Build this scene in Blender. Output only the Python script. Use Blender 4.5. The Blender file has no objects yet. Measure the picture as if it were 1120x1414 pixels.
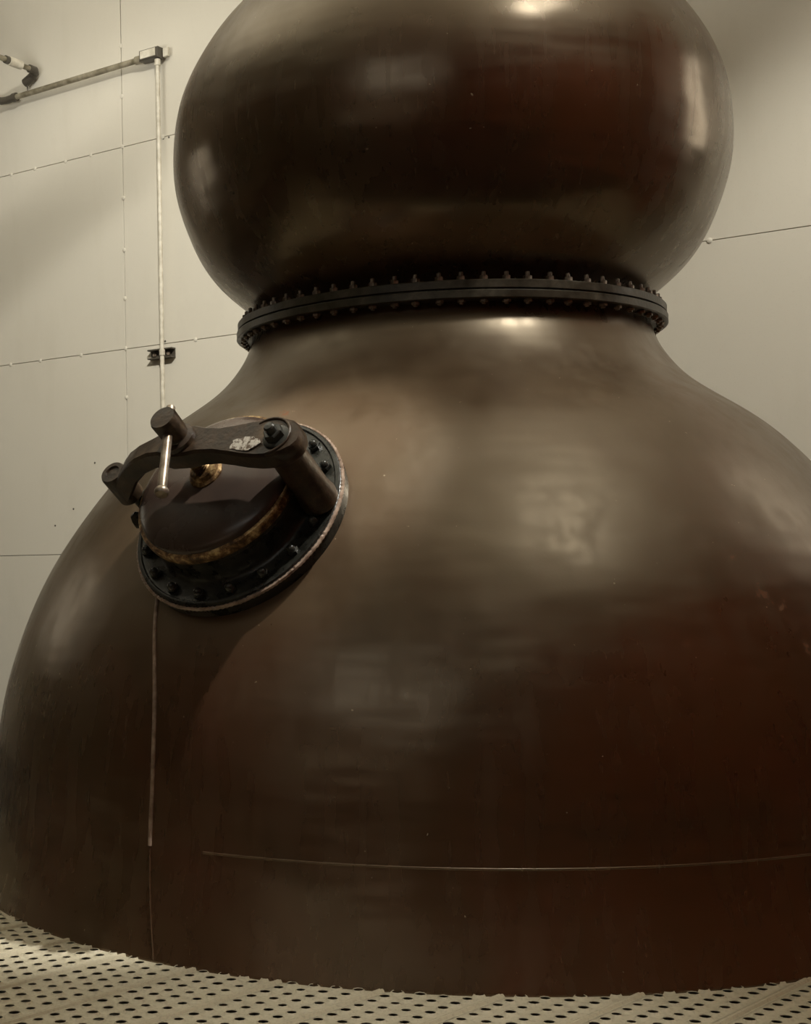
import bpy, bmesh, math, random
from mathutils import Vector, Matrix
random.seed(7)
PI = math.pi
S = 1.2                       # metres per modelling unit; unit coords have z = 0 at eye height, floor at z = -1
scene = bpy.context.scene
COL = scene.collection

def W(p):                     # modelling units -> world metres (floor top at z = 0)
    return Vector((p[0]*S, p[1]*S, (p[2]+1.0)*S))

# ------------------------------------------------------------------ camera
F_PX, PX, PY = 1959.5, 280.0, 778.8
cam = bpy.data.cameras.new('camera')
cam.sensor_fit = 'HORIZONTAL'; cam.sensor_width = 36.0
cam.lens = F_PX*36.0/1120.0
cam.shift_x = (560.0-PX)/1120.0
cam.shift_y = (PY-707.0)/1120.0
cam.clip_start = 0.05
cam_o = bpy.data.objects.new('camera', cam); COL.objects.link(cam_o)
cam_o.location = W((0, 0, 0)); cam_o.rotation_euler = (PI/2, 0.016, 0)
scene.camera = cam_o

# ------------------------------------------------------------------ world, lamps, exposure
vs = scene.view_settings
vs.view_transform = 'Standard'; vs.look = 'None'; vs.gamma = 1.0; vs.use_curve_mapping = False
vs.exposure = 0.35
world = bpy.data.worlds.new('world'); scene.world = world; world.use_nodes = True
world.node_tree.nodes['Background'].inputs[0].default_value = (0.9, 0.85, 0.72, 1)
world.node_tree.nodes['Background'].inputs[1].default_value = 0.02

def lamp(name, loc, target, size, power, color=(1.0, 0.965, 0.88), size_y=None, shape='DISK'):
    l = bpy.data.lights.new(name, 'AREA'); l.shape = shape if size_y is None else 'RECTANGLE'
    l.size = size*S
    if size_y: l.size_y = size_y*S
    l.energy = power; l.color = color
    o = bpy.data.objects.new(name, l); COL.objects.link(o)
    o.location = W(loc)
    o.rotation_euler = (W(target)-W(loc)).to_track_quat('-Z', 'Y').to_euler()
    return o
# room frame: s runs along the back wall to the right, w runs from the camera to the back wall
TS, TW = Vector((.8, -.6, 0)), Vector((.6, .8, 0))
def RM(s, w, z=0.0):
    v = TS*s + TW*w
    return (v.x, v.y, z)
WB, ZC = 6.3, 4.3             # back wall distance, ceiling height
# unseen lamps added to brighten the ceiling, which lights the room softly
for s_, w_, p_ in ((-4.6, 3.4, 135), (.2, 3.4, 95)):
    lamp('ceiling_fill', RM(s_, w_, 2.1), RM(s_, w_, 9), .8, p_, size_y=2.4)
def spot(name, loc, target, power, cone, soft, blend=.8):
    l = bpy.data.lights.new(name, 'SPOT'); l.energy = power; l.color = (1.0, .965, .87)
    l.shadow_soft_size = soft; l.spot_size = math.radians(cone); l.spot_blend = blend
    o = bpy.data.objects.new(name, l); COL.objects.link(o); o.location = W(loc)
    o.rotation_euler = (W(target)-W(loc)).to_track_quat('-Z', 'Y').to_euler()
# unseen spotlights added for the back wall, neck flange, floor and manhole
spot('wall_fill_spot', RM(-2.1, 2.8, 3.9), RM(-5.9, 6.3, .2), 1180, 62, .20)
spot('wall_fill_spot', RM(.35, 4.3, 4.1), RM(-1.6, 6.3, .35), 720, 42, .12)
spot('neck_fill_spot', (2.35, 2.4, 4.15), (.95, 4.15, .66), 560, 18, .65, .9)
lamp('strip_light', RM(-.6, -4.4, 4.1), RM(-.6, -3.4, 0), 4.5, 28, size_y=.35)
spot('floor_fill_spot', RM(.8, 1.0, 3.9), (.42, 2.98, -1), 330, 18.5, .25, 1.0)  # added to brighten the planks and the lower pot
spot('manhole_fill_spot', (1.75, 2.75, 3.9), (.08, 3.8, .15), 950, 15, .05, .7)  # added to light the manhole alone
# ------------------------------------------------------------------ materials
def mat(name, base, rough=.5, metal=0.0, spec=.5, coat=0.0, coat_rough=.15):
    m = bpy.data.materials.new(name); m.use_nodes = True
    nt = m.node_tree; b = nt.nodes['Principled BSDF']
    b.inputs['Base Color'].default_value = (*base, 1); b.inputs['Roughness'].default_value = rough
    b.inputs['Metallic'].default_value = metal; b.inputs['Specular IOR Level'].default_value = spec
    b.inputs['Coat Weight'].default_value = coat; b.inputs['Coat Roughness'].default_value = coat_rough
    return m
class NT:
    def __init__(s, m):
        s.m = m; s.t = m.node_tree; s.b = s.t.nodes['Principled BSDF']
        s.co = s.t.nodes.new('ShaderNodeTexCoord').outputs['Object']
    def n(s, kind, **kw):
        x = s.t.nodes.new(kind)
        for k, v in kw.items(): setattr(x, k, v)
        return x
    def link(s, a, b): s.t.links.new(a, b)
    def noise(s, scale, detail=3, rough=.5, stretch=None, dist=0.0):
        co = s.co
        if stretch:
            mp = s.n('ShaderNodeMapping'); mp.inputs['Scale'].default_value = stretch
            s.link(co, mp.inputs['Vector']); co = mp.outputs[0]
        x = s.n('ShaderNodeTexNoise'); x.inputs['Scale'].default_value = scale
        x.inputs['Detail'].default_value = detail; x.inputs['Roughness'].default_value = rough
        x.inputs['Distortion'].default_value = dist
        s.link(co, x.inputs['Vector']); return x.outputs['Fac']
    def ramp(s, fac, stops):
        r = s.n('ShaderNodeValToRGB'); e = r.color_ramp.elements
        while len(e) < len(stops): e.new(.5)
        for el, (p, c) in zip(e, stops):
            el.position = p; el.color = (*c, 1) if len(c) == 3 else c
        s.link(fac, r.inputs[0]); return r.outputs[0]
    def mix(s, fac, a, b, mode='MIX'):
        x = s.n('ShaderNodeMix', data_type='RGBA', blend_type=mode)
        for inp, v in ((0, fac), (6, a), (7, b)):
            if hasattr(v, 'is_linked') or hasattr(v, 'links'): s.link(v, x.inputs[inp])
            elif isinstance(v, (int, float)): x.inputs[inp].default_value = v
            else: x.inputs[inp].default_value = (*v, 1)
        return x.outputs[2]
    def math(s, op, a, b=None):
        x = s.n('ShaderNodeMath', operation=op)
        for i, v in enumerate((a, b)):
            if v is None: continue
            if isinstance(v, (int, float)): x.inputs[i].default_value = v
            else: s.link(v, x.inputs[i])
        return x.outputs[0]
    def mrange(s, v, a, b, c, d):
        x = s.n('ShaderNodeMapRange')
        for i, q in enumerate((a, b, c, d)): x.inputs[i+1].default_value = q
        s.link(v, x.inputs[0]); return x.outputs[0]
    def color(s, sock): s.link(sock, s.b.inputs['Base Color'])
    def rough(s, sock): s.link(sock, s.b.inputs['Roughness'])
    def bump(s, h, strength=.2, dist=.01):
        x = s.n('ShaderNodeBump'); x.inputs['Strength'].default_value = strength; x.inputs['Distance'].default_value = dist
        s.link(h, x.inputs['Height']); s.link(x.outputs[0], s.b.inputs['Normal'])

def vec_of(p): return tuple(W(p))
M = {}
# brown enamel of the still: broad mottling, scuffs, a few chips down to red primer
m = mat('brown_enamel', (.06, .027, .014), .27); t = NT(m)
m.node_tree.nodes['Principled BSDF'].inputs['IOR'].default_value = 2.15
m.node_tree.nodes['Principled BSDF'].inputs['Specular Tint'].default_value = (1, .84, .62, 1)
big = t.noise(1.1, 3, .55, dist=.6)
c1 = t.ramp(big, [(.3, (.036, .021, .010)), (.5, (.048, .0225, .010)), (.68, (.068, .0225, .011))])
fine = t.noise(260, 2, .6)
c2 = t.mix(t.mrange(fine, .3, .7, 0, .25), c1, (.035, .022, .014))
scuff = t.noise(7, 6, .65, stretch=(1, 1, .5))
c2 = t.mix(t.mrange(scuff, .5, .8, 0, .05), c2, (.14, .10, .07))
# matt tan mixed in where the surface faces up
geo = t.n('ShaderNodeNewGeometry'); sx = t.n('ShaderNodeSeparateXYZ'); t.link(geo.outputs['Normal'], sx.inputs[0])
dn_ = t.noise(2.4, 5, .6, stretch=(1, 1, .6))
tan_up = t.math('MULTIPLY', t.mrange(sx.outputs[2], .18, .85, 0, 1), t.mrange(dn_, .3, .7, .4, .9))
c2 = t.mix(tan_up, c2, (.135, .092, .054))
t.link(t.mrange(tan_up, 0, 1, .5, .3), t.b.inputs['Specular IOR Level'])
chips = None
for p, r in [((1.338, 3.591, -.005), .045), ((1.40, 3.565, -.095), .06), ((1.51, 3.5515, -.235), .045), ((1.46, 3.571, -.13), .05), ((.245, 4.06, .424), .06)]:
    d = t.n('ShaderNodeVectorMath', operation='DISTANCE'); t.link(t.co, d.inputs[0]); d.inputs[1].default_value = vec_of(p)
    k = t.mrange(d.outputs['Value'], 0, r*S, 1, 0)
    chips = k if chips is None else t.math('MAXIMUM', chips, k)
cn = t.noise(38, 4, .7)
chipm = t.mrange(t.math('ADD', t.math('MULTIPLY', chips, .34), cn), .765, .83, 0, 1)
c2 = t.mix(chipm, c2, (.19, .075, .035))
speck = t.mrange(t.noise(55, 2, .5), .765, .785, 0, 1)
c2 = t.mix(speck, c2, (.36, .29, .2))
t.color(c2)
rn = t.noise(3.0, 5, .6)
t.rough(t.math('ADD', t.math('ADD', t.math('ADD', t.mrange(rn, .3, .7, .20, .29), t.mrange(t.noise(14, 3, .6, stretch=(1, 1, .05)), .45, .75, 0, .10)), t.math('MULTIPLY', tan_up, .25)), t.math('MULTIPLY', chipm, .3)))
t.bump(t.math('ADD', t.math('ADD', t.noise(2.2, 2, .5), t.math('MULTIPLY', t.noise(1.6, 2, .5, stretch=(1, 1, 4)), .5)), t.math('MULTIPLY', t.noise(120, 2), .008)), .32, .04)
M['enamel'] = m
# dark greenish iron of the flanges
m = mat('dark_iron', (.06, .055, .042), .42, spec=.5); t = NT(m)
n1 = t.noise(14, 5, .65)
t.color(t.ramp(n1, [(.35, (.022, .019, .012)), (.55, (.055, .048, .032)), (.72, (.10, .088, .062))]))
t.rough(t.mrange(n1, .3, .7, .28, .5)); t.bump(t.noise(60, 4), .25, .004); M['iron'] = m
m = mat('black_iron', (.018, .018, .015), .3, spec=.5); t = NT(m)
n1 = t.noise(16, 5, .65)
t.color(t.ramp(n1, [(.4, (.010, .010, .008)), (.62, (.026, .026, .021)), (.78, (.075, .085, .072))]))
t.rough(t.mrange(n1, .3, .7, .2, .42)); t.bump(t.noise(45, 4), .3, .005); M['black'] = m
m = mat('brown_cast_iron', (.06, .035, .02), .4); t = NT(m)
n1 = t.noise(18, 5, .65)
t.color(t.ramp(n1, [(.35, (.016, .010, .0055)), (.55, (.045, .027, .015)), (.72, (.10, .066, .035))]))
t.rough(t.mrange(n1, .3, .7, .3, .5)); t.bump(t.noise(70, 4), .3, .004); M['cast'] = m
m = mat('bare_steel', (.35, .30, .24), .38, metal=.7); t = NT(m)
t.color(t.ramp(t.noise(25, 4), [(.35, (.16, .12, .085)), (.65, (.40, .34, .27))])); M['steel'] = m
m = mat('worn_brass', (.25, .16, .07), .4, metal=.5); t = NT(m)
t.color(t.ramp(t.noise(30, 5, .7), [(.40, (.06, .030, .013)), (.52, (.22, .125, .05)), (.64, (.60, .44, .22))]))
t.bump(t.noise(55, 4), .5, .006); M['brass'] = m
m = mat('flaked_paint', (.5, .47, .42), .5); t = NT(m)
t.color(t.ramp(t.noise(70, 4, .7), [(.42, (.08, .05, .03)), (.5, (.45, .41, .35))])); t.bump(t.noise(70, 4), .5, .004); M['flake'] = m
m = mat('nut_steel', (.13, .11, .09), .35, metal=.3); t = NT(m)
t.color(t.ramp(t.noise(40, 3), [(.4, (.09, .07, .05)), (.65, (.34, .27, .21))])); M['nut'] = m
m = mat('black_nut', (.03, .03, .026), .22); M['blacknut'] = m
m = mat('hatch_enamel', (.062, .044, .036), .25); t = NT(m)
t.color(t.ramp(t.noise(5, 4), [(.35, (.05, .036, .03)), (.65, (.085, .056, .042))]))
t.rough(t.mrange(t.noise(9, 4), .3, .7, .18, .3)); M['lid'] = m
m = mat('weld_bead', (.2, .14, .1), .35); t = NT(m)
t.color(t.ramp(t.noise(40, 4), [(.35, (.20, .135, .095)), (.65, (.42, .31, .24))])); M['lit_bead'] = m  # lit look of the welds put into this paler colour
# walls
m = mat('painted_panel', (.6, .57, .48), .6, spec=.3); t = NT(m)
n1 = t.noise(.55, 3, .5); n2 = t.noise(5, 5, .6, stretch=(1, 1, .25)); n3 = t.noise(140, 2)
c = t.ramp(n1, [(.3, (.60, .562, .475)), (.7, (.625, .592, .51))])
c = t.mix(t.mrange(n2, .55, .8, 0, .18), c, (.47, .43, .34))
c = t.mix(t.mrange(n3, .62, .75, 0, .22), c, (.45, .41, .33))
t.color(c); t.bump(t.noise(60, 3), .05, .003); M['panel'] = m
M['joint'] = mat('joint_dark', (.10, .09, .07), .8)
m = mat('room_wall', (.16, .14, .11), .8); t = NT(m)
t.color(t.ramp(t.noise(.8, 3), [(.3, (.27, .235, .18)), (.7, (.36, .32, .25))])); M['room'] = m
M['ceil'] = mat('ceiling_paint', (.72, .68, .57), .8)
M['brick'] = mat('red_room_wall', (.44, .13, .055), .8)
M['frontw'] = mat('front_room_wall', (.36, .29, .21), .8)
M['dim'] = mat('dim_room_wall', (.22, .19, .14), .8)
M['slab'] = mat('concrete_slab', (.025, .022, .018), .9)
m = mat('galvanised_plank', (.42, .385, .30), .55, metal=.0, spec=.5); t = NT(m)
n1 = t.noise(3, 5, .6); n2 = t.noise(90, 3, .6)
c = t.ramp(n1, [(.3, (.60, .545, .40)), (.7, (.70, .645, .495))])
c = t.mix(t.mrange(n2, .5, .75, 0, .35), c, (.25, .22, .16)); t.color(c)
t.rough(t.mrange(n2, .3, .7, .42, .65)); t.bump(n2, .15, .003); M['plank'] = m
m = mat('painted_pipe', (.60, .56, .46), .45); t = NT(m)
t.color(t.ramp(t.noise(20, 4), [(.35, (.48, .44, .35)), (.65, (.66, .62, .52))])); M['pipe'] = m
m = mat('grimy_conduit', (.36, .32, .23), .45, metal=.2); t = NT(m)
t.color(t.ramp(t.noise(16, 4), [(.35, (.14, .12, .075)), (.65, (.33, .295, .215))])); M['conduit'] = m
M['fitting'] = mat('dark_fitting', (.07, .06, .045), .45)

for nm, st in (('added_light', .30), ('added_light_2', 2.3), ('added_light_3', .6)):  # emission of the added panes, one strength each
    m = mat(nm+'_pane', (.8, .8, .8), .2)
    m.node_tree.nodes['Principled BSDF'].inputs['Emission Color'].default_value = (1, .88, .70, 1)
    m.node_tree.nodes['Principled BSDF'].inputs['Emission Strength'].default_value = st
    M[nm] = m

# ------------------------------------------------------------------ mesh builder
class MB:
    def __init__(s): s.v = []; s.f = []
    def add(s, vs, fs):
        o = len(s.v); s.v += [tuple(p) for p in vs]; s.f += [tuple(i+o for i in f) for f in fs]; return s
    def lathe(s, prof, axis_o, ex, ey, ez, n=96, a0=0.0, a1=None, cap0=False, cap1=False):
        full = a1 is None; m_ = n if full else n+1; a1 = 2*PI if full else a1
        vs, fs = [], []
        for r, z in prof:
            for i in range(m_):
                a = a0+(a1-a0)*i/n
                vs.append(axis_o + ex*(r*math.cos(a)) + ey*(r*math.sin(a)) + ez*z)
        for j in range(len(prof)-1):
            for i in range(n):
                k = (i+1) % m_ if full else i+1
                fs.append((j*m_+i, j*m_+k, (j+1)*m_+k, (j+1)*m_+i))
        if cap0: fs.append(tuple(reversed(range(m_))))
        if cap1: fs.append(tuple((len(prof)-1)*m_+i for i in range(m_)))
        return s.add(vs, fs)
    def tube(s, pts, rad, n=12, cap=True):
        pts = [Vector(p) for p in pts]; N = len(pts)
        rads = rad if isinstance(rad, (list, tuple)) else [rad]*N
        vs, fs = [], []; up = None
        for i, p in enumerate(pts):
            t_ = (pts[min(i+1, N-1)]-pts[max(i-1, 0)]).normalized()
            if up is None:
                up = Vector((0, 0, 1)) if abs(t_.z) < .9 else Vector((1, 0, 0))
            e = (up - t_*up.dot(t_)).normalized(); up = e; g = t_.cross(e)
            for k in range(n):
                a = 2*PI*k/n; vs.append(p + e*(rads[i]*math.cos(a)) + g*(rads[i]*math.sin(a)))
        for i in range(N-1):
            for k in range(n):
                q = (k+1) % n; fs.append((i*n+k, i*n+q, (i+1)*n+q, (i+1)*n+k))
        if cap: fs += [tuple(reversed(range(n))), tuple((N-1)*n+k for k in range(n))]
        return s.add(vs, fs)
    def prism(s, poly, o, ex, ey, ez, z0, z1, bev=0.0):      # polygon in ex/ey extruded along ez, bevelled top and bottom
        n = len(poly); cx = sum(p[0] for p in poly)/n; cy = sum(p[1] for p in poly)/n
        def ring(z, inset):
            out = []
            for i, (x, y) in enumerate(poly):
                a, b = Vector(poly[i-1]), Vector(poly[(i+1) % n]); c = Vector((x, y))
                d = ((a-c).normalized()+(b-c).normalized())
                if d.length < 1e-6: d = Vector((cx, cy))-c
                d.normalize()
                if d.dot(Vector((cx, cy))-c) < 0 and n < 9: d = -d
                q = c + d*inset
                out.append(o + ex*q.x + ey*q.y + ez*z)
            return out
        rings = [ring(z0, bev), ring(z0+bev, 0), ring(z1-bev, 0), ring(z1, bev)] if bev else [ring(z0, 0), ring(z1, 0)]
        vs = [p for r in rings for p in r]; fs = []
        for j in range(len(rings)-1):
            for i in range(n):
                k = (i+1) % n; fs.append((j*n+i, j*n+k, (j+1)*n+k, (j+1)*n+i))
        fs += [tuple(reversed(range(n))), tuple((len(rings)-1)*n+i for i in range(n))]
        return s.add(vs, fs)
    def box(s, o, ex, ey, ez, x0, x1, y0, y1, z0, z1, bev=0.0):
        return s.prism([(x0, y0), (x1, y0), (x1, y1), (x0, y1)], o, ex, ey, ez, z0, z1, bev)
    def mesh(s, name, smooth=None, scale=True):
        me = bpy.data.meshes.new(name)
        me.from_pydata([W(p) if scale else Vector(p)*S for p in s.v], [], s.f)
        bm = bmesh.new(); bm.from_mesh(me); bmesh.ops.recalc_face_normals(bm, faces=bm.faces); bm.to_mesh(me); bm.free()
        if smooth is not None:
            me.polygons.foreach_set('use_smooth', [True]*len(me.polygons))
            me.set_sharp_from_angle(angle=math.radians(smooth))
        return me
    def build(s, name, m, parent=None, smooth=None):
        return link(name, s.mesh(name, smooth), m, parent)
def link(name, me, m, parent=None):
    if m and not me.materials: me.materials.append(m)
    o = bpy.data.objects.new(name, me); COL.objects.link(o)
    if parent:
        o.parent = parent
        if parent.type == 'EMPTY': o.location = -parent.location
    return o
def thing(name, loc, label, cat, group=None):
    o = bpy.data.objects.new(name, None); COL.objects.link(o); o.location = W(loc); o.empty_display_size = .2
    o['label'] = label; o['category'] = cat
    if group: o['group'] = group
    return o
def struct(o, label=None, cat=None):
    o['kind'] = 'structure'
    if label: o['label'] = label
    if cat: o['category'] = cat
    return o
V = Vector
X, Y, Z = V((1, 0, 0)), V((0, 1, 0)), V((0, 0, 1)); O = V((0, 0, 0))

def spline(zn, rn):
    n = len(zn); h = [zn[i+1]-zn[i] for i in range(n-1)]
    al = [0]*n
    for i in range(1, n-1): al[i] = 3/h[i]*(rn[i+1]-rn[i])-3/h[i-1]*(rn[i]-rn[i-1])
    l = [1]+[0]*(n-1); mu = [0]*n; zz = [0]*n
    for i in range(1, n-1):
        l[i] = 2*(zn[i+1]-zn[i-1])-h[i-1]*mu[i-1]; mu[i] = h[i]/l[i]; zz[i] = (al[i]-h[i-1]*zz[i-1])/l[i]
    c = [0]*n; b = [0]*n; d = [0]*n
    for j in range(n-2, -1, -1):
        c[j] = zz[j]-mu[j]*c[j+1]; b[j] = (rn[j+1]-rn[j])/h[j]-h[j]*(c[j+1]+2*c[j])/3; d[j] = (c[j+1]-c[j])/(3*h[j])
    def f(z):
        j = 0
        while j < n-2 and z > zn[j+1]: j += 1
        x = z-zn[j]; return rn[j]+b[j]*x+c[j]*x*x+d[j]*x**3
    return f

# ------------------------------------------------------------------ setting: walls, ceiling, floor
S0, S1, W0 = -8.6, 4.4, -5.5
def room_box(name, m, s0, s1, w0, w1, z0, z1):
    return MB().box(O, TS, TW, Z, s0, s1, w0, w1, z0, z1).build(name, m)
wall_back = struct(room_box('wall_back', M['joint'], S0, S1, WB+.02, WB+.12, -1.10, ZC), 'pale beige painted wall of large rectangular panels', 'wall')
struct(room_box('wall_left', M['dim'], S0-.1, S0, W0, WB+.12, -1.10, ZC))
struct(room_box('wall_right', M['brick'], S1, S1+.1, W0, WB+.12, -1.10, ZC))
struct(room_box('wall_front', M['frontw'], S0-.1, S1+.1, W0-.1, W0, -1.10, ZC))
struct(room_box('ceiling', M['ceil'], S0-.1, S1+.1, W0-.1, WB+.12, ZC, ZC+.1))
floor = struct(room_box('floor', M['slab'], S0-.1, S1+.1, W0-.1, WB+.12, -1.20, -1.10), 'floor of perforated beige metal planks around the still', 'floor')
# unseen glowing panes added for reflections: behind the camera, right, and far left
def added_glow(name, o, ex, en, a0, a1, z0, z1, n, m):
    w_ = struct(MB().box(o, ex, Z, en, a0, a1, z0, z1, 0, .035).build(name, M['fitting']))
    pw_ = (a1-a0-.04)/n
    for i in range(n):
        a = a0+.04+i*pw_
        MB().box(o, ex, Z, en, a, a+pw_-.04, z0+.04, z1-.04, .035, .041).build('pane', m, w_)
added_glow('added_glow_1', O+TW*W0, TS, TW, -4.2, 1.0, .55, 1.25, 5, M['added_light'])
added_glow('added_glow_2', O+TW*WB, TS, -TW, .0, .85, 1.2, 2.7, 2, M['added_light_2'])
added_glow('added_glow_3', O+TS*S0, TW, TS, 2.9, 4.6, .9, 2.4, 3, M['added_light_3'])
# panels with recessed joints
VS = [S0, -5.256, -2.175, .906, 3.987, S1]
for i in range(len(VS)-1):
    rows = [-1.098, .070, 1.248, 2.414, 3.586, ZC-.002] if i < 2 else [-1.098, .199, 1.377, 2.552, 3.72, ZC-.002]
    for a, b in zip(rows[:-1], rows[1:]):
        MB().box(O, TS, Z, -TW, VS[i]+.0030, VS[i+1]-.0030, a+.0016, b-.0016, -(WB+.022), -WB, .0012).build('wall_panel', M['panel'] if i < 3 else M['brick'], wall_back)
# small fastener caps sitting on the joints
capm = MB().lathe([(.0125, -.001), (.0125, .002), (.009, .004), (0.0005, .0045)], O, TS, Z, -TW, n=14, cap0=True).mesh('fastener', 40, scale=False)
capm.materials.append(M['panel'])
caps = [(-5.256, 3.30+.0), (-5.256, 2.999), (-5.256, 2.707), (-5.256, 2.418), (-5.256, 2.12), (-5.256, 1.82), (-5.256, 1.54), (-5.256, 1.252), (-5.256, .97)]
caps += [(-6.15, 2.414), (-5.95, 2.414), (-5.70, 2.414), (-5.5, 2.414), (-6.18, 1.248), (-5.93, 1.248), (-5.60, 1.248), (-4.75, 1.248), (-1.93, 1.377), (-4.96, 2.414)]
for s_, z_ in caps:
    o = link('fastener', capm, None, wall_back); o.location = W(RM(s_, WB, z_))
holem = MB().lathe([(.006, -.001), (.006, .0015), (0.0005, .003)], O, TS, Z, -TW, n=10, cap0=True).mesh('wall_plug', 40, scale=False)
holem.materials.append(M['fitting'])
for s_, z_ in [(-5.506, .605), (-5.68, .34), (-5.83, .245), (-5.63, .225), (-4.955, 2.405), (-4.915, 2.405), (-4.965, 1.262)]:
    o = link('wall_plug', holem, None, wall_back); o.location = W(RM(s_, WB, z_))

# perforated planks: rows of raised, pierced buttons between rolled edges
TH = math.radians(43.586)
FT, FN = V((math.cos(TH), math.sin(TH), 0)), V((-math.sin(TH), math.cos(TH), 0))
PW, P0 = .2227, 1.4456
AX = V((.8481, 4.8518, 0)); RBASE = 1.6285
ft0, ft1, fn0, fn1 = FT.x, FT.y, FN.x, FN.y
CELL, EDGE = .0455, .014
def plank(k):
    n0 = P0+k*PW; mb = MB(); rowh = (PW-2*EDGE)/4
    zt = -1.0
    ta = (2.7-n0*fn1)/ft1; tb = (WB-.04-.166*max(n0, n0+PW))/.985 if True else 0
    def P(t_, n_, z_): return FT*t_ + FN*n_ + Z*z_
    # edges: rolled ribs both sides, with folded skirts
    for sgn, e0 in ((1, n0+.0004), (-1, n0+PW-.0004)):
        prof = [(0, -.055), (0, .0050), (.0015, .0068), (.0040, .0062), (.0062, .0030), (.0080, 0), (EDGE, 0)]
        for j in range(len(prof)-1):
            (a, za), (b, zb) = prof[j], prof[j+1]
            q = len(mb.v)
            mb.v += [tuple(P(ta, e0+sgn*a, zt+za)), tuple(P(tb, e0+sgn*a, zt+za)), tuple(P(tb, e0+sgn*b, zt+zb)), tuple(P(ta, e0+sgn*b, zt+zb))]
            mb.f.append((q, q+1, q+2, q+3) if sgn > 0 else (q+3, q+2, q+1, q))
    for r in range(4):
        ra = n0+EDGE+r*rowh; rb = ra+rowh
        if r == 0: ra -= .0012
        if r == 3: rb += .0012
        off = (r % 2)*.5*CELL + (k % 3)*.013
        c0 = int((ta-off)/CELL)+1; c1 = int((tb-off)/CELL)-1
        run = None
        def flat(a, b):
            q = len(mb.v); mb.v += [tuple(P(a, ra, zt)), tuple(P(b, ra, zt)), tuple(P(b, rb, zt)), tuple(P(a, rb, zt))]; mb.f.append((q, q+1, q+2, q+3))
        last = ta
        for c in range(c0, c1):
            t0 = off+c*CELL; t1 = t0+CELL
            ct, cn_ = (t0+t1)/2, (ra+rb)/2
            p = FT*ct+FN*cn_; dr = math.hypot(p.x-AX.x, p.y-AX.y)
            det = (-1.6 < p.x < 3.2 and 2.2 < p.y < 5.2 and dr > RBASE-.02)
            if not det: continue
            if dr < RBASE-.04: continue
            if last < t0-1e-6:
                flat(last, t0)
            last = t1
            q = len(mb.v)
            hx, hy = CELL/2, (rb-ra)/2
            outer = []
            for (x, y) in [(1, 0), (1, 1), (0, 1), (-1, 1), (-1, 0), (-1, -1), (0, -1), (1, -1)]:
                outer.append((ct+x*hx, cn_+y*hy))
            rings = [[(a, b, 0) for a, b in outer]]
            js = 1+random.uniform(-.12, .12)
            for rad, zz in ((.0170, 0.0), (.0138, .0046), (.0124, .0056), (.0116, .0042)):
                rings.append([(ct+rad*js*math.cos(PI*i/4), cn_+rad*js*math.sin(PI*i/4), zz*js if zz > 0 else zz) for i in range(8)])
            for rg in rings: mb.v += [tuple(P(a, b, zt+zz)) for a, b, zz in rg]
            for j in range(4):
                for i in range(8):
                    i2 = (i+1) % 8; mb.f.append((q+j*8+i, q+j*8+i2, q+(j+1)*8+i2, q+(j+1)*8+i))
        if last < tb: flat(last, tb)
    me = bpy.data.meshes.new('plank'); me.from_pydata([W(p) for p in mb.v], [], mb.f)
    me.polygons.foreach_set('use_smooth', [True]*len(me.polygons)); me.set_sharp_from_angle(angle=math.radians(62))
    return link('plank', me, M['plank'], floor)
for k in range(-14, 17): plank(k)

# ------------------------------------------------------------------ the pot still
still = thing('pot_still', (AX.x, AX.y, -1), 'huge brown copper pot still with rounded bulb, bolted neck flange and hinged manhole', 'pot still')
ZP = [-1.0, -.75, -.5, -.25, 0.0, .1638, .3275, .4503, .5568, .645, .705, .7779]
RP = [1.620, 1.560, 1.532, 1.4649, 1.3498, 1.2385, 1.1007, .9612, .8057, .7215, .6855, .661]
ZB = [.8546, .9619, 1.1168, 1.2718, 1.4149, 1.5579, 1.7129, 1.8679, 2.0109]
RB = [.6548, .7791, .873, .9202, .925, .90, .8223, .6858, .4739]
fpot, fbulb = spline(ZP, RP), spline(ZB, RB)
ZF, RF = .8188, .7155
prof = [(RP[0]+.004, -1.09), (RP[0], -1.0)]+[(fpot(z), z) for z in [-1.0+.01+i*(1.755/110) for i in range(111)]]
prof += [(.655, .79)]
body = MB().lathe(prof, AX, X, Y, Z, n=224).build('pot_body', M['enamel'], still, 50)
prof = [(.615, .8), (.628, .822)]+[(fbulb(z), z) for z in [ZB[0]+i*((2.0-ZB[0])/72) for i in range(73)]]
prof += [(.42, 2.06), (.385, 2.12), (.365, 2.2), (.35, 2.4), (.33, 2.9)]
bulb = MB().lathe(prof, AX, X, Y, Z, n=192).build('reflux_bulb', M['enamel'], still, 50)
prof = [(.33, 2.88), (.33, 3.2), (.31, 3.6), (.29, ZC-.01)]
MB().lathe(prof, AX, X, Y, Z, n=64).build('swan_neck', M['enamel'], still, 50)
# neck flange: two rings and a gasket, studs with nuts
upper = MB().lathe([(.61, ZF-.0265), (RF-.003, ZF-.0265), (RF, ZF-.0245), (RF, ZF-.003), (RF-.003, ZF), (.61, ZF), (.61, ZF-.0265)], AX, X, Y, Z, n=192).build('upper_flange', M['iron'], still, 35)
lower = MB().lathe([(.61, ZF-.056), (RF, ZF-.056), (RF+.004, ZF-.053), (RF+.004, ZF-.0335), (RF+.001, ZF-.0305), (.61, ZF-.0305), (.61, ZF-.056)], AX, X, Y, Z, n=192).build('lower_flange', M['iron'], still, 35)
MB().lathe([(.61, ZF-.0305), (RF-.007, ZF-.0305), (RF-.007, ZF-.0265), (.61, ZF-.0265)], AX, X, Y, Z, n=160).build('gasket', M['black'], still, 35)
HEX = [(math.cos(PI/3*i), math.sin(PI/3*i)) for i in range(6)]
def hexp(r): return [(a*r, b*r) for a, b in HEX]
nut = MB().prism(hexp(.0132), O, X, Y, Z, 0, .013, .0012)
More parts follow.
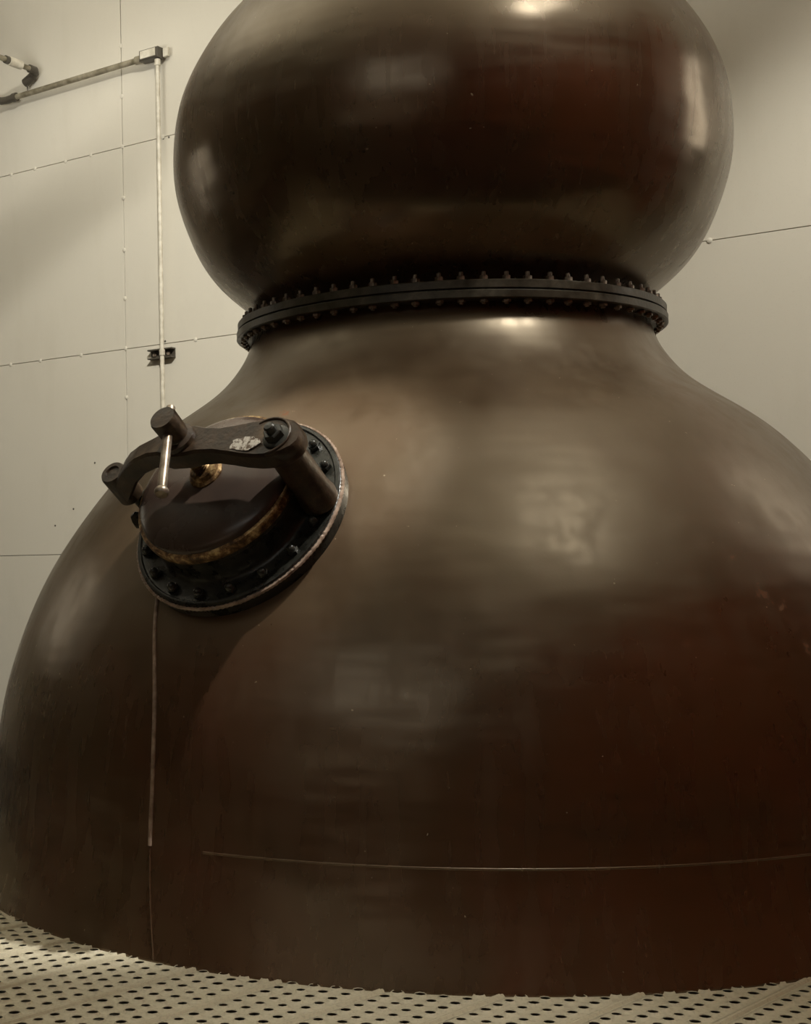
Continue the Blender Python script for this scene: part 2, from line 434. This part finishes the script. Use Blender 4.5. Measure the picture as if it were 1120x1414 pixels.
nut.lathe([(.0068, .013), (.0068, .0235), (.0055, .0255), (0.0004, .0258)], O, X, Y, Z, n=10)
nut_me = nut.mesh('bolt', 35, scale=False); nut_me.materials.append(M['nut'])
hd = MB().prism(hexp(.0132), O, X, Y, Z, -.0085, 0, .0012)
hd.lathe([(.0068, -.0085), (.0068, -.012), (.0055, -.0135), (0.0004, -.0137)], O, X, Y, Z, n=10)
hd_me = hd.mesh('bolt', 35, scale=False); hd_me.materials.append(M['nut'])
NB = 66
for i in range(NB):
    a = 2*PI*(i+.35)/NB + random.uniform(-.004, .004)
    for me, z, par in ((nut_me, ZF, upper), (hd_me, ZF-.056, lower)):
        o = link('bolt', me, None, par)
        o.location = W((AX.x+.694*math.cos(a), AX.y+.694*math.sin(a), z))
        o.rotation_euler = (random.uniform(-.05, .05), random.uniform(-.05, .05), random.uniform(0, 1))
# weld seams
zs = -.7227
a_s = math.atan2(3.571-AX.y, 0-AX.x)
MB().lathe([(fpot(zs-.004)-.001, zs-.004), (fpot(zs)+.0008, zs-.002), (fpot(zs)+.0013, zs), (fpot(zs)+.0008, zs+.002), (fpot(zs+.004)-.001, zs+.004)], AX, X, Y, Z, n=180, a0=a_s, a1=a_s+math.radians(215)).build('weld_seam', M['enamel'], body, 60)
vs_ = [(-.09, -134.0), (-.156, -133.2), (-.231, -132.2), (-.342, -130.9), (-.488, -130.0), (-.60, -129.8), (-.694, -129.8), (-.87, -128.9), (-.995, -127.6)]
zf_ = spline([z for z, a in reversed(vs_)], [a for z, a in reversed(vs_)])
pts = []
for i in range(61):
    z = -.995+i*(.905/60); a = math.radians(zf_(z)); r = fpot(z)+.0005
    pts.append((AX.x+r*math.cos(a), AX.y+r*math.sin(a), z))
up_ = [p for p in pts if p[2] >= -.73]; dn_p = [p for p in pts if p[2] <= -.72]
MB().tube(up_, .0058, n=10).build('weld_seam', M['lit_bead'], body, 60)  # bright line of light painted on: upper seam paler than the lower
MB().tube(dn_p, .0026, n=8).build('weld_seam', M['enamel'], body, 60)

# ------------------------------------------------------------------ manhole (local frame: E1 along, E2 up the slope, EN outward)
C = V((.09012, 3.8213, .1425)); EN = V((-.48018, -.65286, .58583)).normalized()
E1 = V((.80557, -.59251, 0)).normalized(); E2 = EN.cross(E1)
def LP(a, b, h): return C+E1*a+E2*b+EN*h
R0 = .3076
hatch = MB().lathe([(.215, -.075), (R0+.003, -.075), (R0+.003, -.008), (R0, -.006), (R0, 0), (R0-.004, .002), (R0-.010, .002), (R0-.014, -.002), (.245, -.002), (.236, .004), (.231, .012), (.228, .03), (.228, .066), (.232, .07), (.232, .078), (.205, .078), (.205, -.075)], C, E1, E2, EN, n=120).build('manhole', M['black'], still, 35)
# beaded weld round the flange
mb = MB(); random.seed(3)
NBD = 150
ring = []
for i in range(NBD*2):
    a = 2*PI*i/(NBD*2); ring.append(LP((R0+.004)*math.cos(a), (R0+.004)*math.sin(a), -.012+random.uniform(-.0008, .0008)))
n_ = 8; vs, fs = [], []
for i, p in enumerate(ring):
    rr = .0066 if i % 2 == 0 else .0050
    a = 2*PI*i/len(ring); rad = E1*math.cos(a)+E2*math.sin(a)
    for k in range(n_):
        b = 2*PI*k/n_; vs.append(p+rad*(rr*math.cos(b))+EN*(rr*math.sin(b)))
L_ = len(ring)
for i in range(L_):
    for k in range(n_):
        fs.append((i*n_+k, ((i+1) % L_)*n_+k, ((i+1) % L_)*n_+(k+1) % n_, i*n_+(k+1) % n_))
mb.add(vs, fs); mb.build('weld_bead', M['lit_bead'], hatch, 30)
# domed nuts of the flange
dn = MB().prism(hexp(.0165), O, X, Y, Z, 0, .012, .0015)
dn.lathe([(.0125, .012), (.0122, .016), (.0095, .0225), (.005, .0255), (.0004, .0262)], O, X, Y, Z, n=14)
dn_me = dn.mesh('bolt', 40, scale=False); dn_me.materials.append(M['blacknut'])
rotm = Matrix((E1, E2, EN)).transposed()
for i in range(18):
    a = 2*PI*(i+.45)/18
    if abs(((a+PI) % (2*PI))-PI) < .16 or abs(a-PI) < .16: continue
    o = link('bolt', dn_me, None, hatch); o.location = W(LP(.274*math.cos(a), .274*math.sin(a), -.002))
    o.rotation_euler = (rotm @ Matrix.Rotation(random.uniform(0, 1), 3, 'Z')).to_euler()
# lid: domed plate in a worn rim
MB().lathe([(.2345, .082), (.2385, .085), (.2395, .090), (.2395, .107), (.2375, .112), (.233, .1145), (.2285, .1145), (.2285, .082), (.2345, .082)], C, E1, E2, EN, n=120).build('lid_rim', M['brass'], hatch, 35)
dome = [(.2295, .084), (.2295, .1135)]+[(.229*math.cos(q*PI/2/14), .1135+.05*math.sin(q*PI/2/14)) for q in range(15)]
dome[-1] = (.0008, dome[-1][1])
lid = MB().lathe(dome, C, E1, E2, EN, n=120).build('lid', M['lid'], hatch, 40)
MB().lathe([(.226, .076), (.2325, .077), (.2325, .0835), (.226, .0845)], C, E1, E2, EN, n=100).build('gasket', M['black'], hatch, 40)
# thrust boss and raised rib on the lid
MB().lathe([(.050, .155), (.048, .166), (.040, .171), (.036, .184), (.024, .187), (.0005, .187)], C, E1, E2, EN, n=40).build('thrust_boss', M['brass'], hatch, 35)
# yoke bar: cast bridge, in side view (E1/EN), with its width varying along the span
def yoke():
    secs = []   # (a, h_bottom, h_top, b_lo, b_hi)
    for a, hb, ht, w in [(-.318, .105, .135, .030), (-.305, .095, .155, .034), (-.285, .100, .176, .036), (-.255, .130, .207, .034), (-.215, .170, .238, .031), (-.165, .203, .265, .029), (-.11, .225, .285, .030), (-.06, .238, .298, .040), (-.03, .238, .300, .050), (.03, .238, .300, .050), (.06, .238, .298, .042), (.11, .236, .294, .040), (.16, .234, .291, .048), (.20, .232, .289, .056), (.245, .230, .287, .061), (.285, .230, .286, .061), (.315, .230, .285, .053), (.335, .230, .283, .039), (.347, .232, .280, .018)]:
        secs.append((a, hb, ht, w))
    mb = MB(); vs, fs = [], []
    bv = .007
    for a, hb, ht, w in secs:
        bb = min(bv, w*.3)
        for b, h in [(-w+bb, hb), (w-bb, hb), (w, hb+bb), (w, ht-bb), (w-bb, ht), (-w+bb, ht), (-w, ht-bb), (-w, hb+bb)]:
            vs.append(LP(a, b, h))
    n = 8
    for i in range(len(secs)-1):
        for k in range(n):
            q = (k+1) % n; fs.append((i*n+k, i*n+q, (i+1)*n+q, (i+1)*n+k))
    fs += [tuple(reversed(range(n))), tuple((len(secs)-1)*n+k for k in range(n))]
    return mb.add(vs, fs)
yk = yoke().build('yoke', M['cast'], hatch, 40)
# right post: heavy column rising from the flange into the yoke end
MB().lathe([(.040, .002), (.050, .012), (.052, .03), (.047, .06), (.046, .225), (.053, .236), (.053, .25)], LP(.270, .012, 0), E1, E2, EN, n=40, cap0=True, cap1=True).build('hinge_post', M['cast'], hatch, 35)
mb = MB(); mb.lathe([(.036, .284), (.036, .290), (.033, .292), (.0005, .292)], LP(.290, -.005, 0), E1, E2, EN, n=28)
mb.prism(hexp(.026), LP(.290, -.005, 0), E1, E2, EN, .29, .312, .003)
mb.lathe([(.0145, .31), (.0145, .327), (.011, .331), (.0005, .332)], LP(.290, -.005, 0), E1, E2, EN, n=16)
mb.build('hinge_nut', M['blacknut'], hatch, 35)
# flaked paint patch on the yoke
mb = MB()
poly = []
for i in range(22):
    a = 2*PI*i/22; r = 1+random.uniform(-.14, .14); poly.append((.205+.043*r*math.cos(a), -.022+.022*r*math.sin(a)))
mb.prism(poly, C, E1, E2, EN, .284, .2915); mb.build('paint_flake', M['flake'], hatch)
# raised rib along the yoke end
pts = [LP(.262+.062*math.cos(q), .062*math.sin(q)*.92, .2865) for q in [math.radians(130-i*13) for i in range(17)]]
MB().tube(pts, .0042, n=8).build('yoke_rib', M['cast'], hatch, 60)
# left swing bolt: fork lugs, eye bolt and round nut
mb = MB()
for b in (-.046, .034):
    mb.prism([(-.325, -.005), (-.24, -.005), (-.25, .03), (-.268, .055), (-.292, .06), (-.312, .048), (-.322, .025)], C+E2*b, E1, EN, -E2, -.012, 0, .002)
mb.build('swing_lug', M['black'], hatch, 35)
mb = MB(); mb.tube([LP(-.283, 0, .02), LP(-.283, 0, .12)], .019, n=18); mb.tube([LP(-.283, -.05, .036), LP(-.283, .05, .036)], .012, n=14)
mb.build('swing_bolt', M['black'], hatch, 35)
MB().lathe([(.020, .085), (.034, .086), (.037, .09), (.037, .186), (.034, .192), (.022, .192), (.020, .187), (.0005, .187)], LP(-.300, 0, 0), E1, E2, EN, n=28).build('swing_nut', M['cast'], hatch, 35)
# centre screw: threaded spindle, head, tommy bar
mb = MB(); tp = []
zz = .182
while zz < .245:
    tp += [(.0195, zz), (.0235, zz+.003), (.0235, zz+.005), (.0195, zz+.008)]; zz += .0085
mb.lathe(tp, C, E1, E2, EN, n=24, cap0=True, cap1=True); mb.build('spindle', M['brass'], hatch, 30)
mb = MB(); mb.lathe([(.046, .296), (.045, .312), (.034, .318), (.033, .325), (.036, .331), (.037, .382), (.034, .389), (.0005, .390)], C, E1, E2, EN, n=32); mb.build('screw_head', M['cast'], hatch, 35)
bd = V(LP(.056, -.20, .340)-LP(0, 0, .355)).normalized()
b0 = LP(0, 0, .355)
mb = MB(); mb.tube([b0-bd*.062, b0-bd*.056, b0+bd*.205], [.0115, .0125, .0125], n=16)
mb.lathe([(.0005, .200), (.016, .201), (.0185, .206), (.0185, .214), (.015, .219), (.0005, .220)], b0, bd.orthogonal().normalized(), bd.cross(bd.orthogonal()).normalized(), bd, n=18)
mb.build('tommy_bar', M['steel'], hatch, 35)

# ------------------------------------------------------------------ wall conduits
def RV(s, w, z): return V(RM(s, w, z))
ps, pw = -4.945, WB-.055
cond = thing('wall_conduit', RM(ps, pw, -1), 'slim pale pipe down the wall behind the manhole, with a conduit arm', 'pipe')
MB().tube([RV(ps, pw, -.999), RV(ps, pw, 2.80)], .0125, n=14).build('riser', M['pipe'], cond, 40)
mb = MB(); mb.tube([RV(ps, pw, 2.80), RV(ps, pw, 2.835)], .017, n=14); mb.build('collar', M['pipe'], cond, 40)
mb = MB(); mb.box(RV(ps, pw, 2.87), TS, Z, -TW, -.112, .022, -.030, .030, -.034, .030, .006); bx = mb.build('elbow_box', M['fitting'], cond, 30)
MB().box(RV(ps, pw, 2.87), TS, Z, -TW, -.098, .010, -.022, .022, .030, .037, .002).build('box_cover', M['pipe'], bx)
MB().box(RV(ps, pw, 2.87), TS, Z, -TW, .026, .062, -.022, .026, -.034, -.015, .002).build('box_strap', M['pipe'], cond)
s_end = -6.075
MB().tube([RV(ps-.11, pw, 2.862), RV(s_end, pw, 2.855)], .0165, n=14).build('conduit_run', M['conduit'], cond, 40)
MB().tube([RV(ps-.10, pw, 2.862), RV(ps-.155, pw, 2.862)], .023, n=14).build('collar', M['conduit'], cond, 40)
mb = MB()
mb.tube([RV(s_end+.035, pw, 2.855), RV(s_end+.005, pw, 2.855)], .027, n=14)
mb.tube([RV(s_end+.01, pw, 2.855), RV(s_end-.05, pw, 2.852), RV(s_end-.085, pw-.01, 2.852), RV(s_end-.10, pw-.045, 2.852)], .0225, n=14)
mb.tube([RV(s_end-.10, pw-.04, 2.852), RV(s_end-.10, pw-.075, 2.852)], .027, n=14)
mb.build('elbow', M['fitting'], cond, 40)
MB().tube([RV(s_end-.10, pw-.07, 2.852), RV(s_end-.10, pw-2.2, 2.852)], .015, n=14).build('branch', M['conduit'], cond, 40)
# the second pipe, meeting the wall further up
sb, zb = -5.875, 2.965
stub = thing('stub_pipe', RM(sb, pw, zb), 'short dark pipe with an elbow coming out of frame above the conduit arm', 'pipe')
MB().tube([RV(sb, pw-.03, zb+.01), RV(sb, pw-2.3, zb+.01)], .0155, n=14).build('pipe_run', M['conduit'], stub, 40)
MB().tube([RV(sb, pw-.13, zb+.01), RV(sb, pw-.235, zb+.01)], .026, n=14).build('coupling', M['pipe'], stub, 40)
MB().tube([RV(sb, pw-.228, zb+.01), RV(sb, pw-.262, zb+.01)], .023, n=14).build('lock_ring', M['fitting'], stub, 40)
mb = MB()
mb.tube([RV(sb, pw-.06, zb+.01), RV(sb, pw-.012, zb+.01), RV(sb-.012, pw+.006, zb+.004), RV(sb-.045, pw+.012, zb-.012)], .024, n=14)
mb.tube([RV(sb-.04, pw+.012, zb-.010), RV(sb-.105, pw+.014, zb-.036)], .028, n=14)
mb.build('elbow', M['fitting'], stub, 40)
MB().tube([RV(sb-.085, pw+.012, zb-.03), RV(sb-.085, pw+.012, zb-.085)], [.012, .002], n=8).build('drip_tip', M['fitting'], stub, 40)
# strut bracket holding the riser
br = thing('strut_bracket', RM(ps, WB, 1.195), 'small dark channel bracket clamping the pale riser pipe to the wall', 'bracket')
mb = MB()
mb.box(RV(ps-.038, WB, 1.19), TS, Z, -TW, -.082, .092, -.028, -.020, .0005, .040, .001)
mb.box(RV(ps-.038, WB, 1.19), TS, Z, -TW, -.082, .092, .020, .028, .0005, .040, .001)
mb.box(RV(ps-.038, WB, 1.19), TS, Z, -TW, -.082, .092, -.022, .022, .0005, .006, .001)
mb.build('channel', M['fitting'], br)
for s_ in (-.05, .05): MB().prism([(a+s_, b) for a, b in hexp(.013)], RV(ps-.038, WB, 1.19), TS, Z, -TW, .004, .018, .001).build('channel_screw', M['nut'], br)
MB().lathe([(.0125, -.016), (.0165, -.016), (.0165, .016), (.0125, .016)], RV(ps, pw, 1.19), X, Y, Z, n=18).build('clamp', M['pipe'], br, 30)

# unseen pipe added to cast the soft shadow on the left back wall
L_ = V(RM(-2.1, 2.8, 3.9))
A_, B_ = RV(-6.75, WB, 1.62), RV(-4.55, WB, 2.72)
p0, p1 = L_+(A_-L_)*.36, L_+(B_-L_)*.36
oh = thing('shadow_pipe', tuple(p0), 'thick pale pipe added above the picture to shade the back wall', 'pipe')
MB().tube([p0-(p1-p0)*.5, p1+(p1-p0)*.02], .030, n=20).build('pipe_run', M['pipe'], oh, 40)
h0 = p0-(p1-p0)*.3; h1 = p1-(p1-p0)*.1
for h_ in (h0, h1): MB().tube([h_, V((h_.x, h_.y, ZC-.001))], .008, n=8).build('hanger_rod', M['fitting'], oh, 40)
